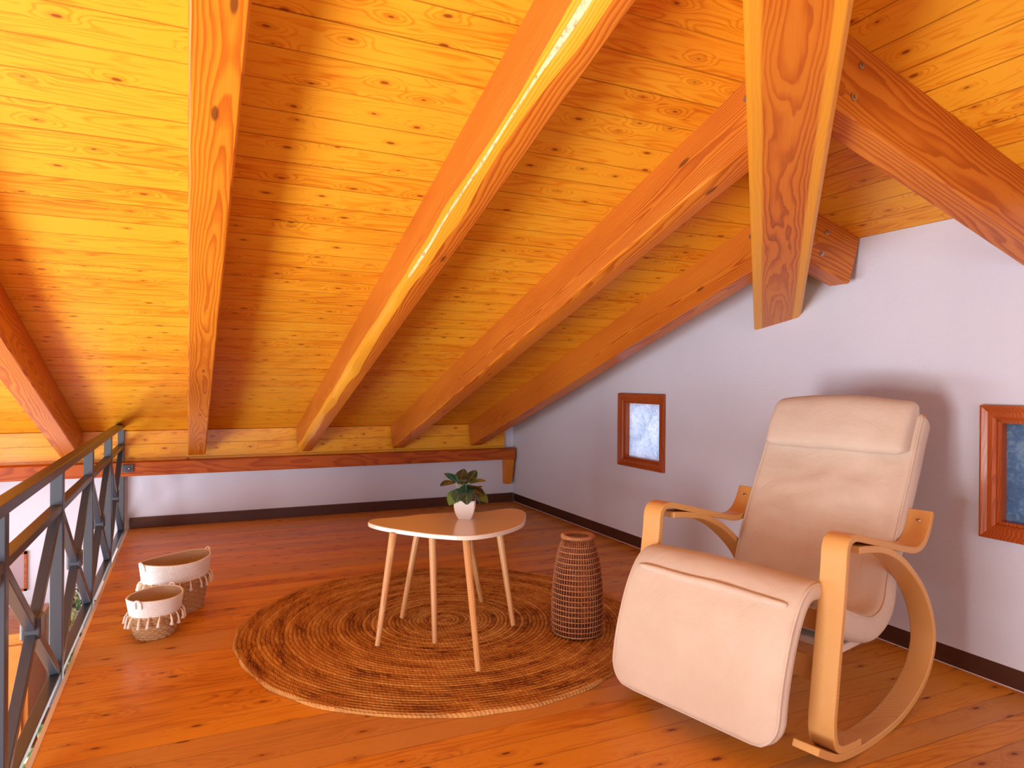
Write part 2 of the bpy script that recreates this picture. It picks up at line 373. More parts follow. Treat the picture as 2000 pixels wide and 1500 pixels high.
# jack rafters on the side slope
for yc, lab, xe in ((-4.165, 'big rafter from the hip beam down to the right edge, above the rocking chair', .08),
                (-3.423, 'short rafter stub ending square on the white wall beside the hip beam', -.0)):
    xs_ = hipx(yc)-.0
    xs_ = yc-HY-.06+.02
    o, mm = sloped('jack_rafter', (xs_, yc, Z1-S*xs_), (xe-.001, yc, Z1-S*xe), prism_beam(.10, .218*math.cos(math.atan(S)), .005), M_beam, bevel=.004)
    tag(o, lab, 'rafter', 'rafters of the side roof slope')
    for dz in (.055, .15):
        bb = MB(); bb.lathe([(.011, 0), (.011, .002), (.005, .003), (.005, .007), (.001, .007)], 12)
        q = bb.build('bolt', M_steel, parent=o, smooth=True, angle=40); q['label'] = 'steel bolt head'
        q.location = (.16, -.0505, -dz); q.rotation_euler = (R(90), 0, 0)
for yc in (-5.0, -5.9):
    xs_ = yc-HY-.04
    if yc < RIDGE+.1: continue
    o, mm = sloped('jack_rafter', (xs_, yc, Z1-S*xs_), (0, yc, Z1), prism_beam(.10, .207, .005), M_beam2, bevel=.004)
    tag(o, 'rafter of the side roof slope behind the viewer' if yc > -5.5 else 'rafter of the side roof slope farthest behind the viewer', 'rafter', 'rafters of the side roof slope')
# wall plate
b = MB(); b.box((0, -.1, 0), (4.58, 0, .096)); o = b.build('wall_plate_beam', M_plate, bevel=.005, loc=(-4.6, -0.001, .378))
tag(o, 'dark red horizontal beam along the low back wall, under the rafter ends', 'beam')
b = MB(); b.add([(-.105, -.1, .378), (-.03, -.1, .378), (-.03, -.0, .378), (-.105, -.0, .378), (-.095, -.06, .16), (-.035, -.06, .16), (-.035, -.0, .16), (-.095, -.0, .16)], [(0,1,2,3),(4,7,6,5),(0,4,5,1),(1,5,6,2),(2,6,7,3),(3,7,4,0)])
tag(b.build('corner_bracket', M_beam2, bevel=.003), 'small wooden bracket under the right end of the dark wall beam', 'bracket')

# ---------------------------------------------------------------- windows in the side wall
def pane_mat(name, c0, c1, c2, dots):
    N = NT(name); p = N.obj()
    n = N.noise(p, 34, 4, .62, dist=1.2); b_ = N.noise(p, 6, 2, .5)
    c = N.ramp(N.math('ADD', N.math('MULTIPLY', n, .7), N.math('MULTIPLY', b_, .3)), [(.36, c0), (.5, c1), (.62, c2)])
    v = N.new('ShaderNodeTexVoronoi'); N.put(v.inputs['Vector'], p); v.inputs['Scale'].default_value = dots
    sp = N.math('MULTIPLY', N.math('SUBTRACT', 1, N.sstep(v.outputs['Distance'], .1, .22)), N.math('LESS_THAN', N.sep(v.outputs['Color'])[0], .3))
    c = N.mix(N.math('MULTIPLY', sp, .8), c, (.13, .05, .09))
    N.bump(n, .8, .003)
    tr = N.new('ShaderNodeBsdfTranslucent'); N.put(tr.inputs[0], c)
    N.fin(c, .18, 0, spec=.6)
    mx = N.new('ShaderNodeMixShader'); mx.inputs[0].default_value = .72
    N.t.links.new(N.b.outputs[0], mx.inputs[1]); N.t.links.new(tr.outputs[0], mx.inputs[2]); N.t.links.new(mx.outputs[0], N.out.inputs[0]); 
    bn = [n_ for n_ in N.n if n_.type == 'BUMP'][0]; N.t.links.new(bn.outputs[0], tr.inputs['Normal'])
    return N.m
M_pane1 = pane_mat('frosted_patterned_glass', (.58, .63, .72), (.80, .84, .92), (.98, .98, 1), 26)
M_pane2 = pane_mat('blue_frosted_glass', (.16, .23, .32), (.21, .30, .40), (.36, .43, .48), 20)
def small_window(nm, H, M_pane):
    y0, y1, z0, z1 = H; yc = (y0+y1)/2; zc_ = (z0+z1)/2
    root = empty(nm, (0, yc, zc_)); root['kind'] = 'structure'
    W = (y1-y0)/2; Hh = (z1-z0)/2; fw = .045; o_ = .025
    prof = [(-.0, 0), (-.022, 0), (-.022, .006), (-.016, .024), (-.016, .04), (-.010, .05), (.055, .05), (.055, .062), (.0, .062)]
    # mitred frame: profile (depth, inset) swept round the opening
    for (a, b_, hor) in (((-1, -1), (1, -1), 1), ((1, -1), (1, 1), 0), ((1, 1), (-1, 1), 1), ((-1, 1), (-1, -1), 0)):
        mb = MB(); vs_ = []
        for s_ in (a, b_):
            for d, ins in prof: vs_.append((d, s_[0]*(W+o_-ins), s_[1]*(Hh+o_-ins)))
        K = len(prof)
        mb.add(vs_, [(k, (k+1) % K, K+(k+1) % K, K+k) for k in range(K)]+[tuple(range(K))[::-1], tuple(K+k for k in range(K))])
        f_ = mb.build('window_frame', M_frame if not hor else M_frame, parent=root)
    mb = MB(); mb.box((.03, -W+.03, -Hh+.03), (.036, W-.03, Hh-.03)); mb.build('window_pane', M_pane, parent=root)
    return root
small_window('window_1', H1, M_pane1)
small_window('window_2', H2, M_pane2)

# ---------------------------------------------------------------- railing
def metal():
    N = NT('dark_grey_painted_metal'); n = N.noise(N.obj(), 300, 3, .6); N.bump(n, .15, .001)
    return N.fin((.045, .055, .075), .34, spec=.7)
M_metal = metal()
RX = -2.996
rail = empty('railing', (RX-.02, -3, 0), 0, 'dark grey metal loft railing with crossed diagonal bars along the open left edge', 'railing')
inv = Matrix.Translation((-(RX-.02), 3, 0))
def rb(name, p, q, wd, ht, bev=.0025, label=None):
    mb = MB(); mb.beam(Vector(p)+Vector((-(RX-.02), 3, 0)), Vector(q)+Vector((-(RX-.02), 3, 0)), wd, ht, up=(0, 1, 0) if name == 'post' else (0, 0, 1))
    o_ = mb.build(name, M_metal, parent=rail, bevel=bev)
    return o_
xc = RX-.02
yend = -6.0
rb('handrail', (xc, yend, .728), (xc, -.025, .728), .042, .032)
rb('middle_rail', (xc, yend, .586), (xc, -.025, .586), .036, .026)
rb('bottom_rail', (xc, yend, -.006), (xc, -.025, -.006), .036, .022)
posts = [-.04-.85*i for i in range(8)]
for y in posts:
    rb('post', (xc, y, -.12), (xc, y, .714), .04, .04)
for y in posts[:-1]:
    a, c = y-.02, y-.85+.02
    rb('diagonal_bar', (xc, c, .573), (xc, a, .005), .03, .03)
    rb('diagonal_bar', (xc, c, .005), (xc, a, .573), .03, .03)
    mb = MB(); mb.box((-.026, -.034, -.034), (.026, .034, .034)); mb.build('square_boss', M_metal, parent=rail, bevel=.006, loc=(0, (a+c)/2+3, .30))
mb = MB(); mb.box((0, -.0, -.025), (.07, .012, .025)); mb.build('wall_bracket', M_metal, parent=rail, bevel=.002, loc=(0.01, 3-.114, .435))
mb = MB(); mb.lathe([(.009, 0), (.009, .004), (.001, .006)], 12); o = mb.build('bolt', M_steel, parent=rail, smooth=True, loc=(.055, 3-.114, .435), rot=(R(90), 0, 0)); o['label'] = 'shiny bolt head'

# ---------------------------------------------------------------- rug
def rug_mat():
    N = NT('braided_jute'); p = N.sep(N.obj()); x, y = p[0], p[1]
    r = N.math('SQRT', N.math('ADD', N.math('MULTIPLY', x, x), N.math('MULTIPLY', y, y))); a = N.math('ARCTAN2', y, x)
    ringf = N.math('DIVIDE', r, .0175); ri = N.math('FLOOR', ringf)
    arc = N.math('MULTIPLY', a, r)
    wr = N.white(ri)
    fib = N.noise(N.comb(N.math('MULTIPLY', arc, 28), N.math('MULTIPLY', ri, 3.7), 0), 1, 4, .7)
    br = N.noise(N.comb(N.math('MULTIPLY', arc, 110), N.math('MULTIPLY', r, 260), 1), 1, 2, .5)
    big = N.noise(N.comb(N.math('MULTIPLY', arc, 5), N.math('MULTIPLY', r, 14), 7), 1, 3, .5)
    t = N.math('ADD', N.math('MULTIPLY', fib, .55), N.math('ADD', N.math('MULTIPLY', br, .45), N.math('ADD', N.math('MULTIPLY', N.math('SUBTRACT', wr, .5), .18), N.math('MULTIPLY', N.math('SUBTRACT', big, .5), .55))))
    c = N.ramp(t, [(.30, (.13, .035, .010)), (.40, (.44, .17, .04)), (.53, (.64, .30, .07)), (.68, (.85, .50, .17))])
    e = N.math('FRACT', ringf); gr = N.math('SUBTRACT', 1, N.sstep(N.math('MINIMUM', e, N.math('SUBTRACT', 1, e)), 0, .16))
    c = N.mix(N.math('MULTIPLY', gr, .5), c, (.12, .035, .010))
    c = N.mix(N.math('MULTIPLY', N.sstep(r, .845, .85), .5), c, (.72, .40, .15))
    braid = N.math('SINE', N.math('ADD', N.math('MULTIPLY', arc, 420), N.math('MULTIPLY', e, 5)))
    N.bump(N.math('ADD', N.math('ADD', br, N.math('MULTIPLY', braid, .3)), N.math('MULTIPLY', gr, -1)), .8, .004)
    return N.fin(c, .9, spec=.15, sheen=.0)
b = MB(); na = 320; rp = .0175; nr = int(.862/rp); prof = []
for i in range(nr):
    for j in range(4):
        prof.append((max(.0005, (i+j/4)*rp), .0095+.0035*math.sin(pi*(j/4+.0))-.001))
prof.append((nr*rp, .006)); prof.append((nr*rp+.001, .0))
vs_ = []
for (rr, z) in prof:
    for k in range(na):
        an = 2*pi*k/na; e = (rr/.86)**4
        wob = 1+e*(.010*math.sin(3*an+1)+.006*math.sin(7*an)+.007*noise.noise(Vector((math.cos(an)*5, math.sin(an)*5, 0)))+.003*math.sin(23*an))
        lift = e*.006*max(0, noise.noise(Vector((math.cos(an)*3, math.sin(an)*3, 4))))
        vs_.append((rr*wob*math.cos(an), rr*wob*math.sin(an), (z+lift) if z > 0 else 0))
fs = [(i*na+k, i*na+(k+1) % na, (i+1)*na+(k+1) % na, (i+1)*na+k) for i in range(len(prof)-1) for k in range(na)]
b.add(vs_, fs)
tag(b.build('round_rug', rug_mat(), smooth=True, loc=(-1.577, -2.672, .001)), 'round braided jute rug under the small tables', 'rug')
RUGZ = .0135

# ---------------------------------------------------------------- side tables
def beech(name, l, m_, d, k=150, along=0, rough=.4, coat=.2): return beam_wood(name, l, m_, d, cy=.3, cz=.2, k=k, rough=rough, coat=coat, along=along, knots=False)
M_leg = beech('pale_beech_leg', (.72, .40, .17), (.62, .30, .11), (.45, .18, .05), along=2)
M_top = plain('white_lacquer_tabletop', (.80, .70, .60), .28, coat=.5, coat_rough=.12)
def table(name, label, outline, z, feet_tops, thick=.018):
    cx = sum(p[0] for p in outline)/len(outline); cy = sum(p[1] for p in outline)/len(outline)
    root = empty(name, (cx, cy, RUGZ), 0, label, 'table', 'pair of small nesting tables')
    P = catmull([(x-cx, y-cy, 0) for x, y in outline], 6, True); n = len(P)
    b = MB(); vs_ = [p+Vector((0, 0, z-thick-RUGZ)) for p in P]+[p+Vector((0, 0, z-RUGZ)) for p in P]
    b.add(vs_, [tuple(range(n))[::-1], tuple(range(n, 2*n))]+[(i, (i+1) % n, n+(i+1) % n, n+i) for i in range(n)])
    b.build('tabletop', M_top, parent=root, bevel=.003)
    for (fx, fy), (tx, ty) in feet_tops:
        b = MB(); p = Vector((fx-cx, fy-cy, 0)); q = Vector((tx-cx, ty-cy, z-thick-RUGZ)); L = (q-p).length
        b.tube([(0, 0, L*i/6) for i in range(7)], [.0105+.0055*i/6 for i in range(7)], 20)
        o_ = b.build('leg', M_leg, parent=root, smooth=True, angle=50); o_.location = p; o_.rotation_euler = (q-p).to_track_quat('Z', 'X').to_euler()
    return root
table('side_table', 'taller white pebble-shaped nesting table with beech legs, carrying the potted plant',
      [(-1.900, -2.612), (-1.868, -2.575), (-1.80, -2.572), (-1.66, -2.575), (-1.50, -2.60), (-1.387, -2.605), (-1.289, -2.580), (-1.212, -2.578), (-1.188, -2.645), (-1.223, -2.75), (-1.32, -2.913), (-1.46, -3.014), (-1.602, -3.042), (-1.705, -2.979), (-1.796, -2.872), (-1.869, -2.758), (-1.903, -2.67)], .455,
      [((-1.918, -2.855), (-1.842, -2.80)), ((-1.649, -3.24), (-1.600, -2.985)), ((-1.335, -2.863), (-1.372, -2.78))])
table('side_table', 'slightly lower nesting table tucked behind and under the plant table, only its back rim showing',
      [(-1.79, -2.60), (-1.74, -2.50), (-1.64, -2.462), (-1.52, -2.465), (-1.40, -2.49), (-1.33, -2.55), (-1.33, -2.68), (-1.40, -2.80), (-1.53, -2.88), (-1.66, -2.90), (-1.745, -2.82), (-1.795, -2.70)], .436,
      [((-1.741, -2.581), (-1.672, -2.60)), ((-1.704, -2.92), (-1.690, -2.84)), ((-1.336, -2.511), (-1.452, -2.60))])

# ---------------------------------------------------------------- potted plant on the table
M_pot = plain('glossy_white_pot', (.82, .74, .70), .3, coat=.4)
M_soil = plain('dark_soil', (.03, .015, .008), .95)
def leaf_mat(name, c0, c1, rough=.3):
    N = NT(name); n = N.noise(N.obj(), 25, 2, .5); co = N.sep(N.obj())
    v = N.math('SUBTRACT', 1, N.sstep(N.math('ABSOLUTE', co[1]), .0005, .0022))
    c = N.mix(N.math('MULTIPLY', v, .6), N.ramp(n, [(.35, c0), (.65, c1)]), (.20, .28, .12))
    return N.fin(c, rough, .3, .2)
M_leaf = leaf_mat('dark_peperomia_leaf', (.008, .026, .016), (.022, .060, .030), .25)
M_leaf_l = leaf_mat('olive_leaf', (.06, .11, .02), (.12, .19, .04))
M_stem = plain('pale_green_stem', (.35, .36, .12), .5)
plant = empty('potted_plant', (-1.50, -2.712, .455), R(-25), 'small white faceted pot with glossy dark green round-leaved plant on the tabletop', 'plant')
b = MB(); prof = [(.027, 0), (.036, .018), (.0425, .038), (.0455, .058), (.046, .083), (.0425, .083), (.042, .072)]
vs_ = []
for h, z in prof:
    k = h; cch = h*.9
    vs_ += [(k, -cch, z), (k, cch, z), (cch, k, z), (-cch, k, z), (-k, cch, z), (-k, -cch, z), (-cch, -k, z), (cch, -k, z)]
fs = [tuple(range(8))[::-1]]
for i in range(len(prof)-1):
    for k in range(8): fs.append((i*8+k, i*8+(k+1) % 8, (i+1)*8+(k+1) % 8, (i+1)*8+k))
b.add(vs_, fs); b.build('pot', M_pot, parent=plant, smooth=True, angle=35)
b = MB(); b.box((-.035, -.035, .068), (.035, .035, .073)); b.build('soil', M_soil, parent=plant)
def leaf_mesh(L, W, curl=.25, cup=.18, n=8, mcol=5):
    vs_ = []; 
    for i in range(n+1):
        t = i/n; wd = W*math.sin(pi*min(1, t*.94+.04))**.7*(1-.12*t)
        for j in range(mcol+1):
            s_ = j/mcol*2-1; x = L*t; yv = s_*wd; z = -curl*L*t*t+cup*abs(s_)*wd-.03*L*math.cos(s_*pi*2)*.2
            vs_.append((x, yv, z))
    fs = [(i*(mcol+1)+j, i*(mcol+1)+j+1, (i+1)*(mcol+1)+j+1, (i+1)*(mcol+1)+j) for i in range(n) for j in range(mcol)]
    return vs_, fs
# leaves: direction (azimuth in plant world frame), elevation, stem end (x,y,z), size
random.seed(4)
right = Vector((.906, -.423, 0)); toc = Vector((-.423, -.906, 0))
def Lf(px_, pz_, dep, ax, az, L, W, roll, m_):
    """px_,pz_: where the leaf base sits right/up of pot centre (m), dep toward viewer"""
    base = right*px_+toc*dep+Vector((0, 0, pz_)); d = (right*ax[0]+Vector((0, 0, 1))*ax[1]+toc*az).normalized()
    return base, d, L, W, roll, m_
lv = [Lf(-.038, .158, .02, (-.5, .75), .35, .052, .022, .3, M_leaf), Lf(-.045, .155, .0, (-.8, .1), .6, .05, .02, -.2, M_leaf),
      Lf(-.022, .148, -.01, (.1, .9), -.3, .050, .022, 0, M_leaf), Lf(-.005, .15, .02, (.15, .5), .7, .06, .025, .0, M_leaf),
      Lf(.005, .15, .03, (.1, -.75), .7, .062, .026, .1, M_leaf), Lf(.02, .15, .0, (.9, .4), .1, .05, .02, .2, M_leaf_l),
      Lf(.012, .14, .02, (.9, -.15), .5, .062, .027, 0, M_leaf), Lf(.03, .115, .01, (.9, -.3), .3, .058, .027, .3, M_leaf_l),
      Lf(-.02, .12, .015, (-.6, -.5), .6, .055, .026, -.3, M_leaf_l), Lf(-.02, .10, .0, (-1, -.05), .1, .05, .012, .2, M_leaf_l),
      Lf(.012, .155, -.02, (.5, .8), -.2, .045, .016, 1.0, M_leaf), Lf(-.012, .135, .03, (-.35, -.6), .8, .05, .024, 0, M_leaf),
      Lf(.02, .13, -.03, (.5, .1), -.8, .055, .024, 0, M_leaf), Lf(-.01, .14, -.03, (-.5, .2), -.8, .055, .024, 0, M_leaf), Lf(.03, .125, .02, (.75, -.6), .5, .05, .024, -.2, M_leaf)]
irot = Matrix.Rotation(R(25), 3, 'Z')
for base, d, L, W, roll, m_ in lv:
    base = irot @ base; d = irot @ d
    vs_, fs = leaf_mesh(L*1.4, W*1.5)
    b = MB(); b.add(vs_, fs); o_ = b.build('leaf', m_, parent=plant, smooth=True)
    y = Vector((0, 0, 1)).cross(d).normalized(); z = d.cross(y); mt = Matrix((d, y, z)).transposed() @ Matrix.Rotation(roll, 3, 'X')
    o_.matrix_local = Matrix.Translation(base) @ mt.to_4x4()
    s0 = Vector((base.x*.25, base.y*.25, .072)); mid = s0.lerp(base, .5)+Vector((0, 0, .012))
    b = MB(); b.tube(catmull([s0, mid, base], 4), .0016, 6); b.build('stem', M_stem, parent=plant, smooth=True)

# ---------------------------------------------------------------- rattan vase
def ratt(name, c0, c1):
    N = NT(name); n = N.noise(N.obj(), 90, 3, .6); return N.fin(N.ramp(n, [(.3, c0), (.7, c1)]), .55)
M_rat = ratt('rattan_cane', (.26, .075, .025), (.46, .18, .075)); M_rat_l = ratt('pale_rattan_cane', (.46, .19, .075), (.62, .31, .14)); M_rat_d = ratt('dark_rattan_cane', (.16, .035, .014), (.28, .08, .035))
vase = empty('rattan_vase', (-1.125, -3.04, RUGZ), 0, 'tall openwork woven rattan vase standing on the jute rug beside the rocking chair', 'vase')
vprof = [(0, .098), (.03, .104), (.10, .106), (.18, .103), (.25, .097), (.31, .087), (.35, .077), (.38, .068), (.395, .062)]
def vr(z):
    for (z0, r0), (z1, r1) in zip(vprof, vprof[1:]):
        if z <= z1: t = (z-z0)/(z1-z0); return r0+(r1-r0)*t
    return vprof[-1][1]
b = MB()
def ring(b, z, r, th, n=48, m_=6, mi=0): b.tube([(r*math.cos(2*pi*k/n), r*math.sin(2*pi*k/n), z) for k in range(n)], th, m_, True, mi)
zz = .012; 
for i in range(18): ring(b, .010+i*.0208, vr(.010+i*.0208)+.0022, .0019 if i % 2 else .0024, mi=0)
b.build('hoops', M_rat_l, parent=vase, smooth=True)
b = MB(); nst = 52
for k in range(nst):
    a = 2*pi*k/nst
    b.tube([(vr(z)*math.cos(a), vr(z)*math.sin(a), z) for z in [.004+.391*i/14 for i in range(15)]], .0021, 5)
b.build('upright_canes', M_rat, parent=vase, smooth=True)
b = MB()
for i in range(18):
    z0 = .010+i*.0208; z1 = min(.385, z0+.0208)
    pts = []
    for k in range(nst*2):
        a = 2*pi*(k+.5)/(nst*2); z = z0 if k % 2 else z1; pts.append(((vr(z)-.003)*math.cos(a), (vr(z)-.003)*math.sin(a), z))
    b.tube(pts, .0015, 4, True)
b.build('zigzag_lacing', M_rat_d, parent=vase, smooth=True)
b = MB(); ring(b, .398, .061, .0075, 48, 8)
for k in range(60):
    a = 2*pi*k/60; c_ = Vector((.061*math.cos(a), .061*math.sin(a), .398)); rd = Vector((math.cos(a), math.sin(a), 0)); tn = Vector((-math.sin(a), math.cos(a), 0))
    b.tube([c_+(.0085*(math.cos(q)*rd+math.sin(q)*Vector((0, 0, 1))))+tn*.004*q/6.28 for q in [2*pi*i/8 for i in range(8)]], .0016, 4, True)
b.build('rim', M_rat_l, parent=vase, smooth=True)
b = MB(); b.lathe([(.095, .002), (.095, .006)], 40); b.build('base', M_rat_d, parent=vase)

# ---------------------------------------------------------------- baskets
def rope_mat(name, c0, c1, horiz=True):
    N = NT(name); p = N.sep(N.obj()); a = N.math('ARCTAN2', p[1], p[0])
    n = N.noise(N.comb(N.math('MULTIPLY', a, 22), N.math('MULTIPLY', p[2], 160), 0), 1, 3, .6)
    N.bump(n, .6, .003)
    return N.fin(N.ramp(n, [(.3, c0), (.7, c1)]), .85, spec=.15)
M_rope = rope_mat('white_cotton_rope', (.78, .74, .72), (.93, .90, .88)); M_grass = rope_mat('woven_seagrass', (.34, .17, .07), (.66, .42, .22))
M_tas = plain('cream_cotton_tassel', (.86, .74, .64), .9); M_in = rope_mat('basket_inside', (.45, .30, .2), (.62, .47, .34))
def basket(label, loc, rz, A, B, h, bandh, taper, tilt, ntas, seed):
    random.seed(seed)
    root = empty('tasselled_basket', loc, rz, label, 'basket', 'two tasselled baskets'); n = 64
    def pt(a, z, off=0):
        t = z/h; s_ = taper+(1-taper)*(t**.75); up = tilt*(abs(math.cos(a))**2.2)*max(0, (t-.45)/.55)
        pinch = 1+.03*math.cos(2*a)*t
        return Vector(((A*s_*pinch+off)*math.cos(a), (B*s_+off)*math.sin(a), z+up))
    rh = .0075
    def body(z0, z1, mi_name, mat, th):
        b = MB(); k = 0; z = z0+th
        while z < z1:
            pts = []
            for i in range(n):
                p_ = pt(2*pi*i/n, z)
                if mat is M_grass: p_ += Vector((math.cos(2*pi*i/n), math.sin(2*pi*i/n), 0))*.0022*(1 if (i//2+k) % 2 else -1)
                pts.append(p_)
            b.tube(pts, th*1.08, 6, True); z += th*1.75; k += 1
        return b.build(mi_name, mat, parent=root, smooth=True)
    body(0, h-bandh, 'seagrass_body', M_grass, .0062)
    body(h-bandh, h, 'rope_band', M_rope, .0042)
    b = MB(); pf = []
    for z in [.012, h*.5, h*.98]:
        pf.append([pt(2*pi*i/n, z, -.006) for i in range(n)])
    vs_ = [p for r_ in pf for p in r_]; fs = [(i*n+k, i*n+(k+1) % n, (i+1)*n+(k+1) % n, (i+1)*n+k) for i in range(2) for k in range(n)]
    fs.append(tuple(range(n))); b.add(vs_, fs); b.build('lining', M_in, parent=root, smooth=True)
    for k in range(ntas):
        a = 2*pi*(k+.3*random.random())/ntas; p0 = pt(a, h-bandh+.004, .008); out = Vector((math.cos(a), math.sin(a), 0)); L = .030+.008*random.random()
        sw = Vector((-math.sin(a), math.cos(a), 0))*random.uniform(-.008, .008)
        q = [p0, p0+out*.006-Vector((0, 0, .006))+sw*.3, p0+out*.009-Vector((0, 0, L*.55))+sw*.7, p0+out*.010-Vector((0, 0, L*.8))+sw, p0+out*.010-Vector((0, 0, L*1.25))+sw]
        b = MB(); b.tube(q, [.002, .0024, .0046, .004, .0085], 7); b.build('tassel', M_tas, parent=root, smooth=True)
    for s_ in (0, pi):
        b = MB(); a0 = s_
        b.tube([pt(a0+d, h+dz, .005+o_) for d, dz, o_ in ((-.12, -.030, 0), (-.11, -.006, .003), (-.05, .003, .004), (.05, .003, .004), (.11, -.006, .003), (.12, -.030, 0))], .0036, 8)
        b.build('handle', M_rope, parent=root, smooth=True)
    return root
basket('smaller tasselled basket with white rope band, standing in front of the larger one', (-2.712, -2.325, 0), R(62), .114, .10, .165, .068, .64, .006, 18, 1)
basket('larger oval tasselled basket with white rope band, behind the smaller one', (-2.640, -2.035, 0), R(38), .158, .112, .235, .085, .74, .014, 22, 2)

# ---------------------------------------------------------------- rocking chair
th = R(193.9)
CO = Vector((-1.017, -3.837, 0))
chair = empty('rocking_chair', CO, th, 'cream padded rocking chair with bent beech frame and footrest, standing by the white wall', 'rocking chair')
def fabric():
    N = NT('cream_cotton_twill'); p = N.obj(); n = N.noise(p, 420, 2, .5); b_ = N.noise(p, 5, 4, .6); s_ = N.noise(p, 2.1, 3, .6)
    wv = N.noise(p, 9, 3, .55, dist=1.5)
    c = N.ramp(b_, [(.3, (.66, .54, .43)), (.7, (.73, .61, .50))])
    c = N.mix(N.math('MULTIPLY', N.sstep(s_, .56, .74), .35), c, (.50, .34, .24))
    N.bump(N.math('ADD', N.math('MULTIPLY', n, .05), wv), .35, .012)
    return N.fin(c, .85, spec=.2, sheen=.15)
M_fab = fabric()
M_bent = beech('bent_beech_laminate', (.76, .43, .15), (.71, .38, .12), (.66, .33, .10), k=210, rough=.40, coat=.12)
def V2(pts, v): return [Vector((u, v, z)) for u, z in pts]
def band(name, pts, vc, wd=.074, t=.021, side=1, parent=chair, n=7):
    """flat laminate strip following an outer profile (u,z); thickness goes to one side"""
    P = resample(catmull([(u, 0, z) for u, z in pts], 10), 70); b = MB(); vs_ = []; N_ = len(P)
    for i in range(N_):
        tg = (P[min(i+1, N_-1)]-P[max(i-1, 0)]).normalized(); nr_ = Vector((-tg.z, 0, tg.x))*side
        a, c = P[i], P[i]+nr_*t
        vs_ += [a+Vector((0, vc-wd/2, 0)), a+Vector((0, vc+wd/2, 0)), c+Vector((0, vc+wd/2, 0)), c+Vector((0, vc-wd/2, 0))]
    fs = [(0, 1, 2, 3)[::-1], tuple((N_-1)*4+k for k in range(4))]
    for i in range(N_-1):
        for k in range(4): fs.append((i*4+k, i*4+(k+1) % 4, (i+1)*4+(k+1) % 4, (i+1)*4+k))
    b.add(vs_, fs); return b.build(name, M_bent, parent=parent, bevel=.003, smooth=True, angle=40)
rock = [(.170, .076), (.11, .045), (.04, .018), (-.10, .001), (-.24, .0005), (-.36, .012), (-.48, .048), (-.565, .10), (-.612, .17), (-.614, .235), (-.585, .31), (-.53, .385), (-.45, .455), (-.35, .52), (-.24, .565), (-.13, .585), (-.06, .592)]
arm = [(-.575, .635), (-.545, .580), (-.505, .545), (-.45, .536), (-.36, .553), (-.24, .583), (-.12, .612), (-.045, .629), (-.002, .622), (.018, .595), (.024, .54), (.038, .44), (.056, .33), (.076, .20), (.086, .12), (.072, .062), (.035, .037), (-.02, .028), (-.08, .0235)]
for s_ in (1, -1):
    vc = s_*.3232
    fr_ = empty('side_frame', (0, 0, 0)); fr_.parent = chair
    band('arm_and_front_leg', arm, vc, side=-1, parent=fr_)
    band('rocker', rock, vc, side=-1, parent=fr_)
    for (u, z, ax) in ((-.005, .38, 0), (.018, .235, 0), (-.557, .60, 1)):
        b = MB(); b.lathe([(.0075, 0), (.0075, .003), (.004, .006), (.0005, .006)], 12)
        q = b.build('bolt', M_steel, parent=fr_, smooth=True, loc=(u, vc, z), rot=(0, R(-90), 0)); q['label'] = 'steel bolt head'
    b = MB(); b.lathe([(.007, 0), (.007, .003), (.003, .005), (.0005, .005)], 12)
    q = b.build('bolt', M_steel, parent=fr_, smooth=True, loc=(-.54, vc, .382), rot=(0, R(-50), 0)); q['label'] = 'steel bolt head'
def bar(name, u, z, su, sz, hw=.287, mat=None, ry=0):
    b = MB(); b.box((-su/2, -hw, -sz/2), (su/2, hw, sz/2)); return b.build(name, mat or M_bent, parent=chair, bevel=.003, loc=(u, 0, z), rot=(0, ry, 0))
bar('crossbar', .028, .245, .022, .07)
bar('crossbar', .0, .375, .022, .06)
bar('crossbar', -.603, .60, .020, .05, ry=R(-25))
# frame under the cushion
prof_f = [(-.745, .955), (-.70, .87), (-.645, .75), (-.575, .61), (-.485, .46), (-.445, .37), (-.42, .315), (-.38, .285), (-.30, .285), (-.18, .325), (-.04, .385)]
for s_ in (1, -1): band('seat_rail', [(u-.040, z-.012) if u < -.42 else (u-.0, z-.03) for u, z in prof_f], s_*.235, wd=.045, t=.018, side=-1)
for (u, z, a) in ((-.76, .86, 62), (-.70, .74, 64), (-.635, .61, 62), (-.545, .47, 60)):
    bar('back_slat', u-.008, z, .012, .05, hw=.235, ry=R(-(90-a)))

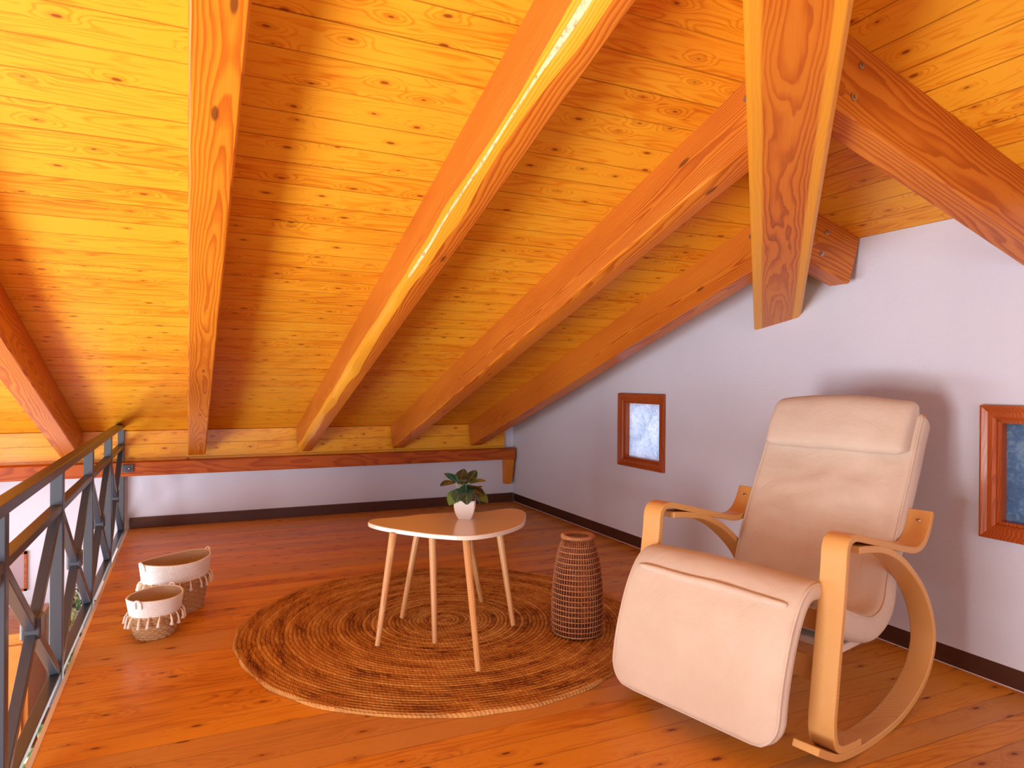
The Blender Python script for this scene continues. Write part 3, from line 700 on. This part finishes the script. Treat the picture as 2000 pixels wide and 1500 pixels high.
def pad(prof_pts, thick, hw, rc, parent, name, wr=0., seed=0, bulge=.012, n=64, nv=26, er=.02, mat=None, vcen=0, pipe=True):
    """cushion: front surface follows profile; thickness goes behind; returns object and corner paths for piping"""
    P = resample(catmull([(u, 0, z) for u, z in prof_pts], 10), n); N_ = len(P)
    L = sum((a-b_).length for a, b_ in zip(P, P[1:])); vs_ = []; left = []; rightp = []
    half = []
    for i in range(N_):
        s_ = L*i/n; d = min(s_, L-s_)
        w_ = hw-(rc-math.sqrt(max(0, rc*rc-(rc-d)**2)) if d < rc else 0)
        e = 1-((1-min(1, d/er))**2); tk = thick*(.25+.75*math.sqrt(max(0, e)))
        half.append((w_, tk))
    ring_ = None
    for i in range(N_):
        tg = (P[min(i+1, N_-1)]-P[max(i-1, 0)]).normalized(); nf = Vector((tg.z, 0, -tg.x))*-1
        w_, tk = half[i]; r_ = min(tk*.42, .03)
        mid = P[i]-nf*(thick/2)   # centre of pad
        sec = []
        for j in range(nv+1):           # front face
            v = -1+2*j/nv; vv = (w_-r_)*v
            env = (1-v**8)*min(1, d_ := min(i, N_-1-i)/6)
            z_ = tk/2+bulge*(1-v*v)*min(1, min(i, N_-1-i)/8)
            if wr:
                edge = abs(v)**2; q = Vector((vv*3+seed, i/n*L*7, seed)); q2 = Vector((vv*10, i/n*L*16+2*noise.noise(Vector((vv*4, i*.05, seed))), seed+5))
                z_ += wr*(noise.noise(q)*.9+noise.noise(q2)*(.30+.55*edge))*env
            sec.append((vv, z_))
        K = 4
        for k in range(1, K): a = pi/2*(1-k/K); sec.append((w_-r_+r_*math.cos(a), tk/2-r_+r_*math.sin(a)))
        sec.append((w_, tk/2-r_)); sec.append((w_+.002, 0)); sec.append((w_, -tk/2+r_))
        for k in range(1, K): a = -pi/2*k/K; sec.append((w_-r_+r_*math.cos(a), -tk/2+r_+r_*math.sin(a)))
        for j in range(7): sec.append(((w_-r_)*(1-2*j/6), -tk/2))
        for k in range(1, K): a = -pi/2-pi/2*k/K; sec.append((-(w_-r_)+r_*math.cos(a), -tk/2+r_+r_*math.sin(a)))
        sec.append((-w_, -tk/2+r_)); sec.append((-w_-.002, 0)); sec.append((-w_, tk/2-r_))
        for k in range(1, K): a = pi-pi/2*k/K; sec.append((-(w_-r_)+r_*math.cos(a), tk/2-r_+r_*math.sin(a)))
        ring_ = len(sec)
        vs_ += [mid+nf*q+Vector((0, vcen+p, 0)) for p, q in sec]
        c_ = .707*r_
        rightp.append(mid+nf*(tk/2-r_+c_)+Vector((0, vcen+(w_-r_+c_), 0))); left.append(mid+nf*(tk/2-r_+c_)+Vector((0, vcen-(w_-r_+c_), 0)))
    fs = [tuple(range(ring_))[::-1], tuple((N_-1)*ring_+k for k in range(ring_))]
    for i in range(N_-1):
        for k in range(ring_): fs.append((i*ring_+k, i*ring_+(k+1) % ring_, (i+1)*ring_+(k+1) % ring_, (i+1)*ring_+k))
    b = MB(); b.add(vs_, fs); o_ = b.build(name, mat or M_fab, parent=parent, smooth=True)
    if pipe:
        loop = left+rightp[::-1]; b = MB(); b.tube(loop, .0042, 6, True); b.build('piping', M_fab, parent=o_, smooth=True)
    return o_
back = [(-.715, .962), (-.665, .88), (-.615, .78), (-.565, .69), (-.515, .60), (-.465, .50), (-.43, .41), (-.405, .345), (-.34, .322), (-.25, .342), (-.13, .39), (-.04, .435)]
pad(back, .09, .286, .035, chair, 'seat_cushion', wr=.017, seed=3, bulge=.010, n=90, er=.03)
pad([(-.762, .962), (-.728, .992), (-.668, .978), (-.618, .905), (-.588, .835), (-.588, .800)], .09, .262, .035, chair, 'headrest_pillow', wr=.003, seed=8, bulge=.016, n=40, er=.045, vcen=0, pipe=False)
foot = [(-.035, .452), (.01, .487), (.06, .496), (.105, .484), (.145, .45), (.185, .385), (.215, .31), (.238, .23), (.252, .15), (.262, .075)]
fo = pad(foot, .055, .297, .085, chair, 'footrest', wr=.004, seed=12, bulge=.006, n=60, er=.02)
b = MB()
q = [Vector((.132-.0+.012, .47-.0, 0))]
def foldline(u, z, v0, v1, r, nme):
    b = MB(); pts = [Vector((u+.001*math.sin(i*.9), v0+(v1-v0)*i/24, z-.0015*math.sin(i*.5))) for i in range(25)]
    b.tube(pts, [r*(.4+.6*math.sin(pi*min(1, max(0, i/24)))**.4) for i in range(25)], 8); return b.build(nme, M_fab, parent=fo, smooth=True)
foldline(.155, .444, .262, -.262, .014, 'stitched_fold')
# flap hanging below the seat cushion
b = MB(); b.box((-.37, -.262, .234), (-.16, .262, .258)); o = b.build('seat_flap', M_fab, parent=chair, bevel=.006, rot=(0, 0, 0)); 

# ---------------------------------------------------------------- things seen below through the railing
M_cab = beam_wood('orange_cabinet_wood', (.55, .22, .04), (.48, .16, .03), (.3, .08, .01), k=120)
cab = empty('sideboard', (-3.95, -.3, ZL), 0, 'orange wooden sideboard on the lower level, seen between the railing bars', 'sideboard')
b = MB(); b.box((-.5, -.28, .06), (.5, .28, .86)); b.build('body', M_cab, parent=cab, bevel=.004)
b = MB(); b.box((-.52, -.3, .86), (.52, .29, .89)); b.build('top_board', M_cab, parent=cab, bevel=.004)
for s_ in (-1, 1):
    b = MB(); b.box((-.23, -.3, .1), (.23, -.28, .82)); o = b.build('door', M_cab, parent=cab, bevel=.003, loc=(s_*.24, 0, 0))
    b = MB(); b.box((-.008, -.325, .4), (.008, -.3, .54)); b.build('handle', M_steel, parent=o, bevel=.003, loc=(-s_*.17, 0, 0))
for s_ in (-1, 1):
    for t_ in (-1, 1):
        b = MB(); b.box((-.02, -.02, 0), (.02, .02, .06)); b.build('foot', M_cab, parent=cab, loc=(s_*.45, t_*.24, 0))
pic = empty('picture_frame', (-3.66, -.002, -.23), 0, 'brown picture frame on the white wall, seen between the railing bars', 'picture')
b = MB()
for a, c in (((-.1, -.13), (.1, -.115)), ((-.1, .115), (.1, .13)), ((-.1, -.13), (-.085, .13)), ((.085, -.13), (.1, .13))): b.box((a[0], -.02, a[1]), (c[0], 0, c[1]))
b.build('frame', M_plate, parent=pic)
b = MB(); b.box((-.088, -.012, -.118), (.088, -.002, .118)); b.build('print', plain('mauve_print', (.42, .30, .33), .7), parent=pic)
def striped():
    N = NT('striped_leaf'); co = N.sep(N.obj()); n = N.noise(N.obj(), 14, 2, .5)
    return N.fin(N.ramp(n, [(.4, (.03, .09, .03)), (.52, (.10, .20, .08)), (.6, (.55, .62, .42))]), .4)
M_str = striped()
def spider(name, label, loc, h, n, L, seed):
    random.seed(seed); root = empty(name, loc, 0, label, 'plant', 'plants on the lower level')
    b = MB(); b.lathe([(.085, 0), (.12, .2), (.125, .22), (.11, .22), (.105, .19)], 28); b.build('pot', M_pot, parent=root, smooth=True, angle=40)
    b = MB(); b.lathe([(.1, .185), (.1, .19)], 24); b.build('soil', M_soil, parent=root)
    b = MB(); b.tube([(0, 0, .19), (.01, 0, h)], .012, 8); b.build('stem', M_stem, parent=root, smooth=True)
    for i in range(n):
        a = random.uniform(-1.9, 1.9) if seed == 5 else random.uniform(0, 2*pi); zb = random.uniform(.35, 1)*h; el = random.uniform(.2, 1.2); ln = L*random.uniform(.7, 1.1); b = MB(); vs_ = []
        for k in range(9):
            t = k/8; rr = ln*t*math.cos(el)*.9; zz_ = zb+ln*t*math.sin(el)-ln*.7*t*t; wd = .014*math.sin(pi*min(1, t*.9+.08))+.001
            c_ = Vector((rr*math.cos(a), rr*math.sin(a), zz_)); tn = Vector((-math.sin(a), math.cos(a), 0))
            vs_ += [c_-tn*wd, c_+Vector((0, 0, -.003)), c_+tn*wd]
        fs = [(k*3+j, k*3+j+1, k*3+4+j, k*3+3+j) for k in range(8) for j in range(2)]
        b.add(vs_, fs); b.build('leaf', M_str, parent=root, smooth=True)
spider('potted_plant', 'striped long-leaved plant on the lower level beside the sideboard, near the back wall', (-3.27, -.30, ZL), 1.05, 44, .26, 5)
spider('potted_plant', 'leafy striped plant on the lower level right below the loft edge', (-3.30, -1.15, ZL), .46, 44, .34, 9)
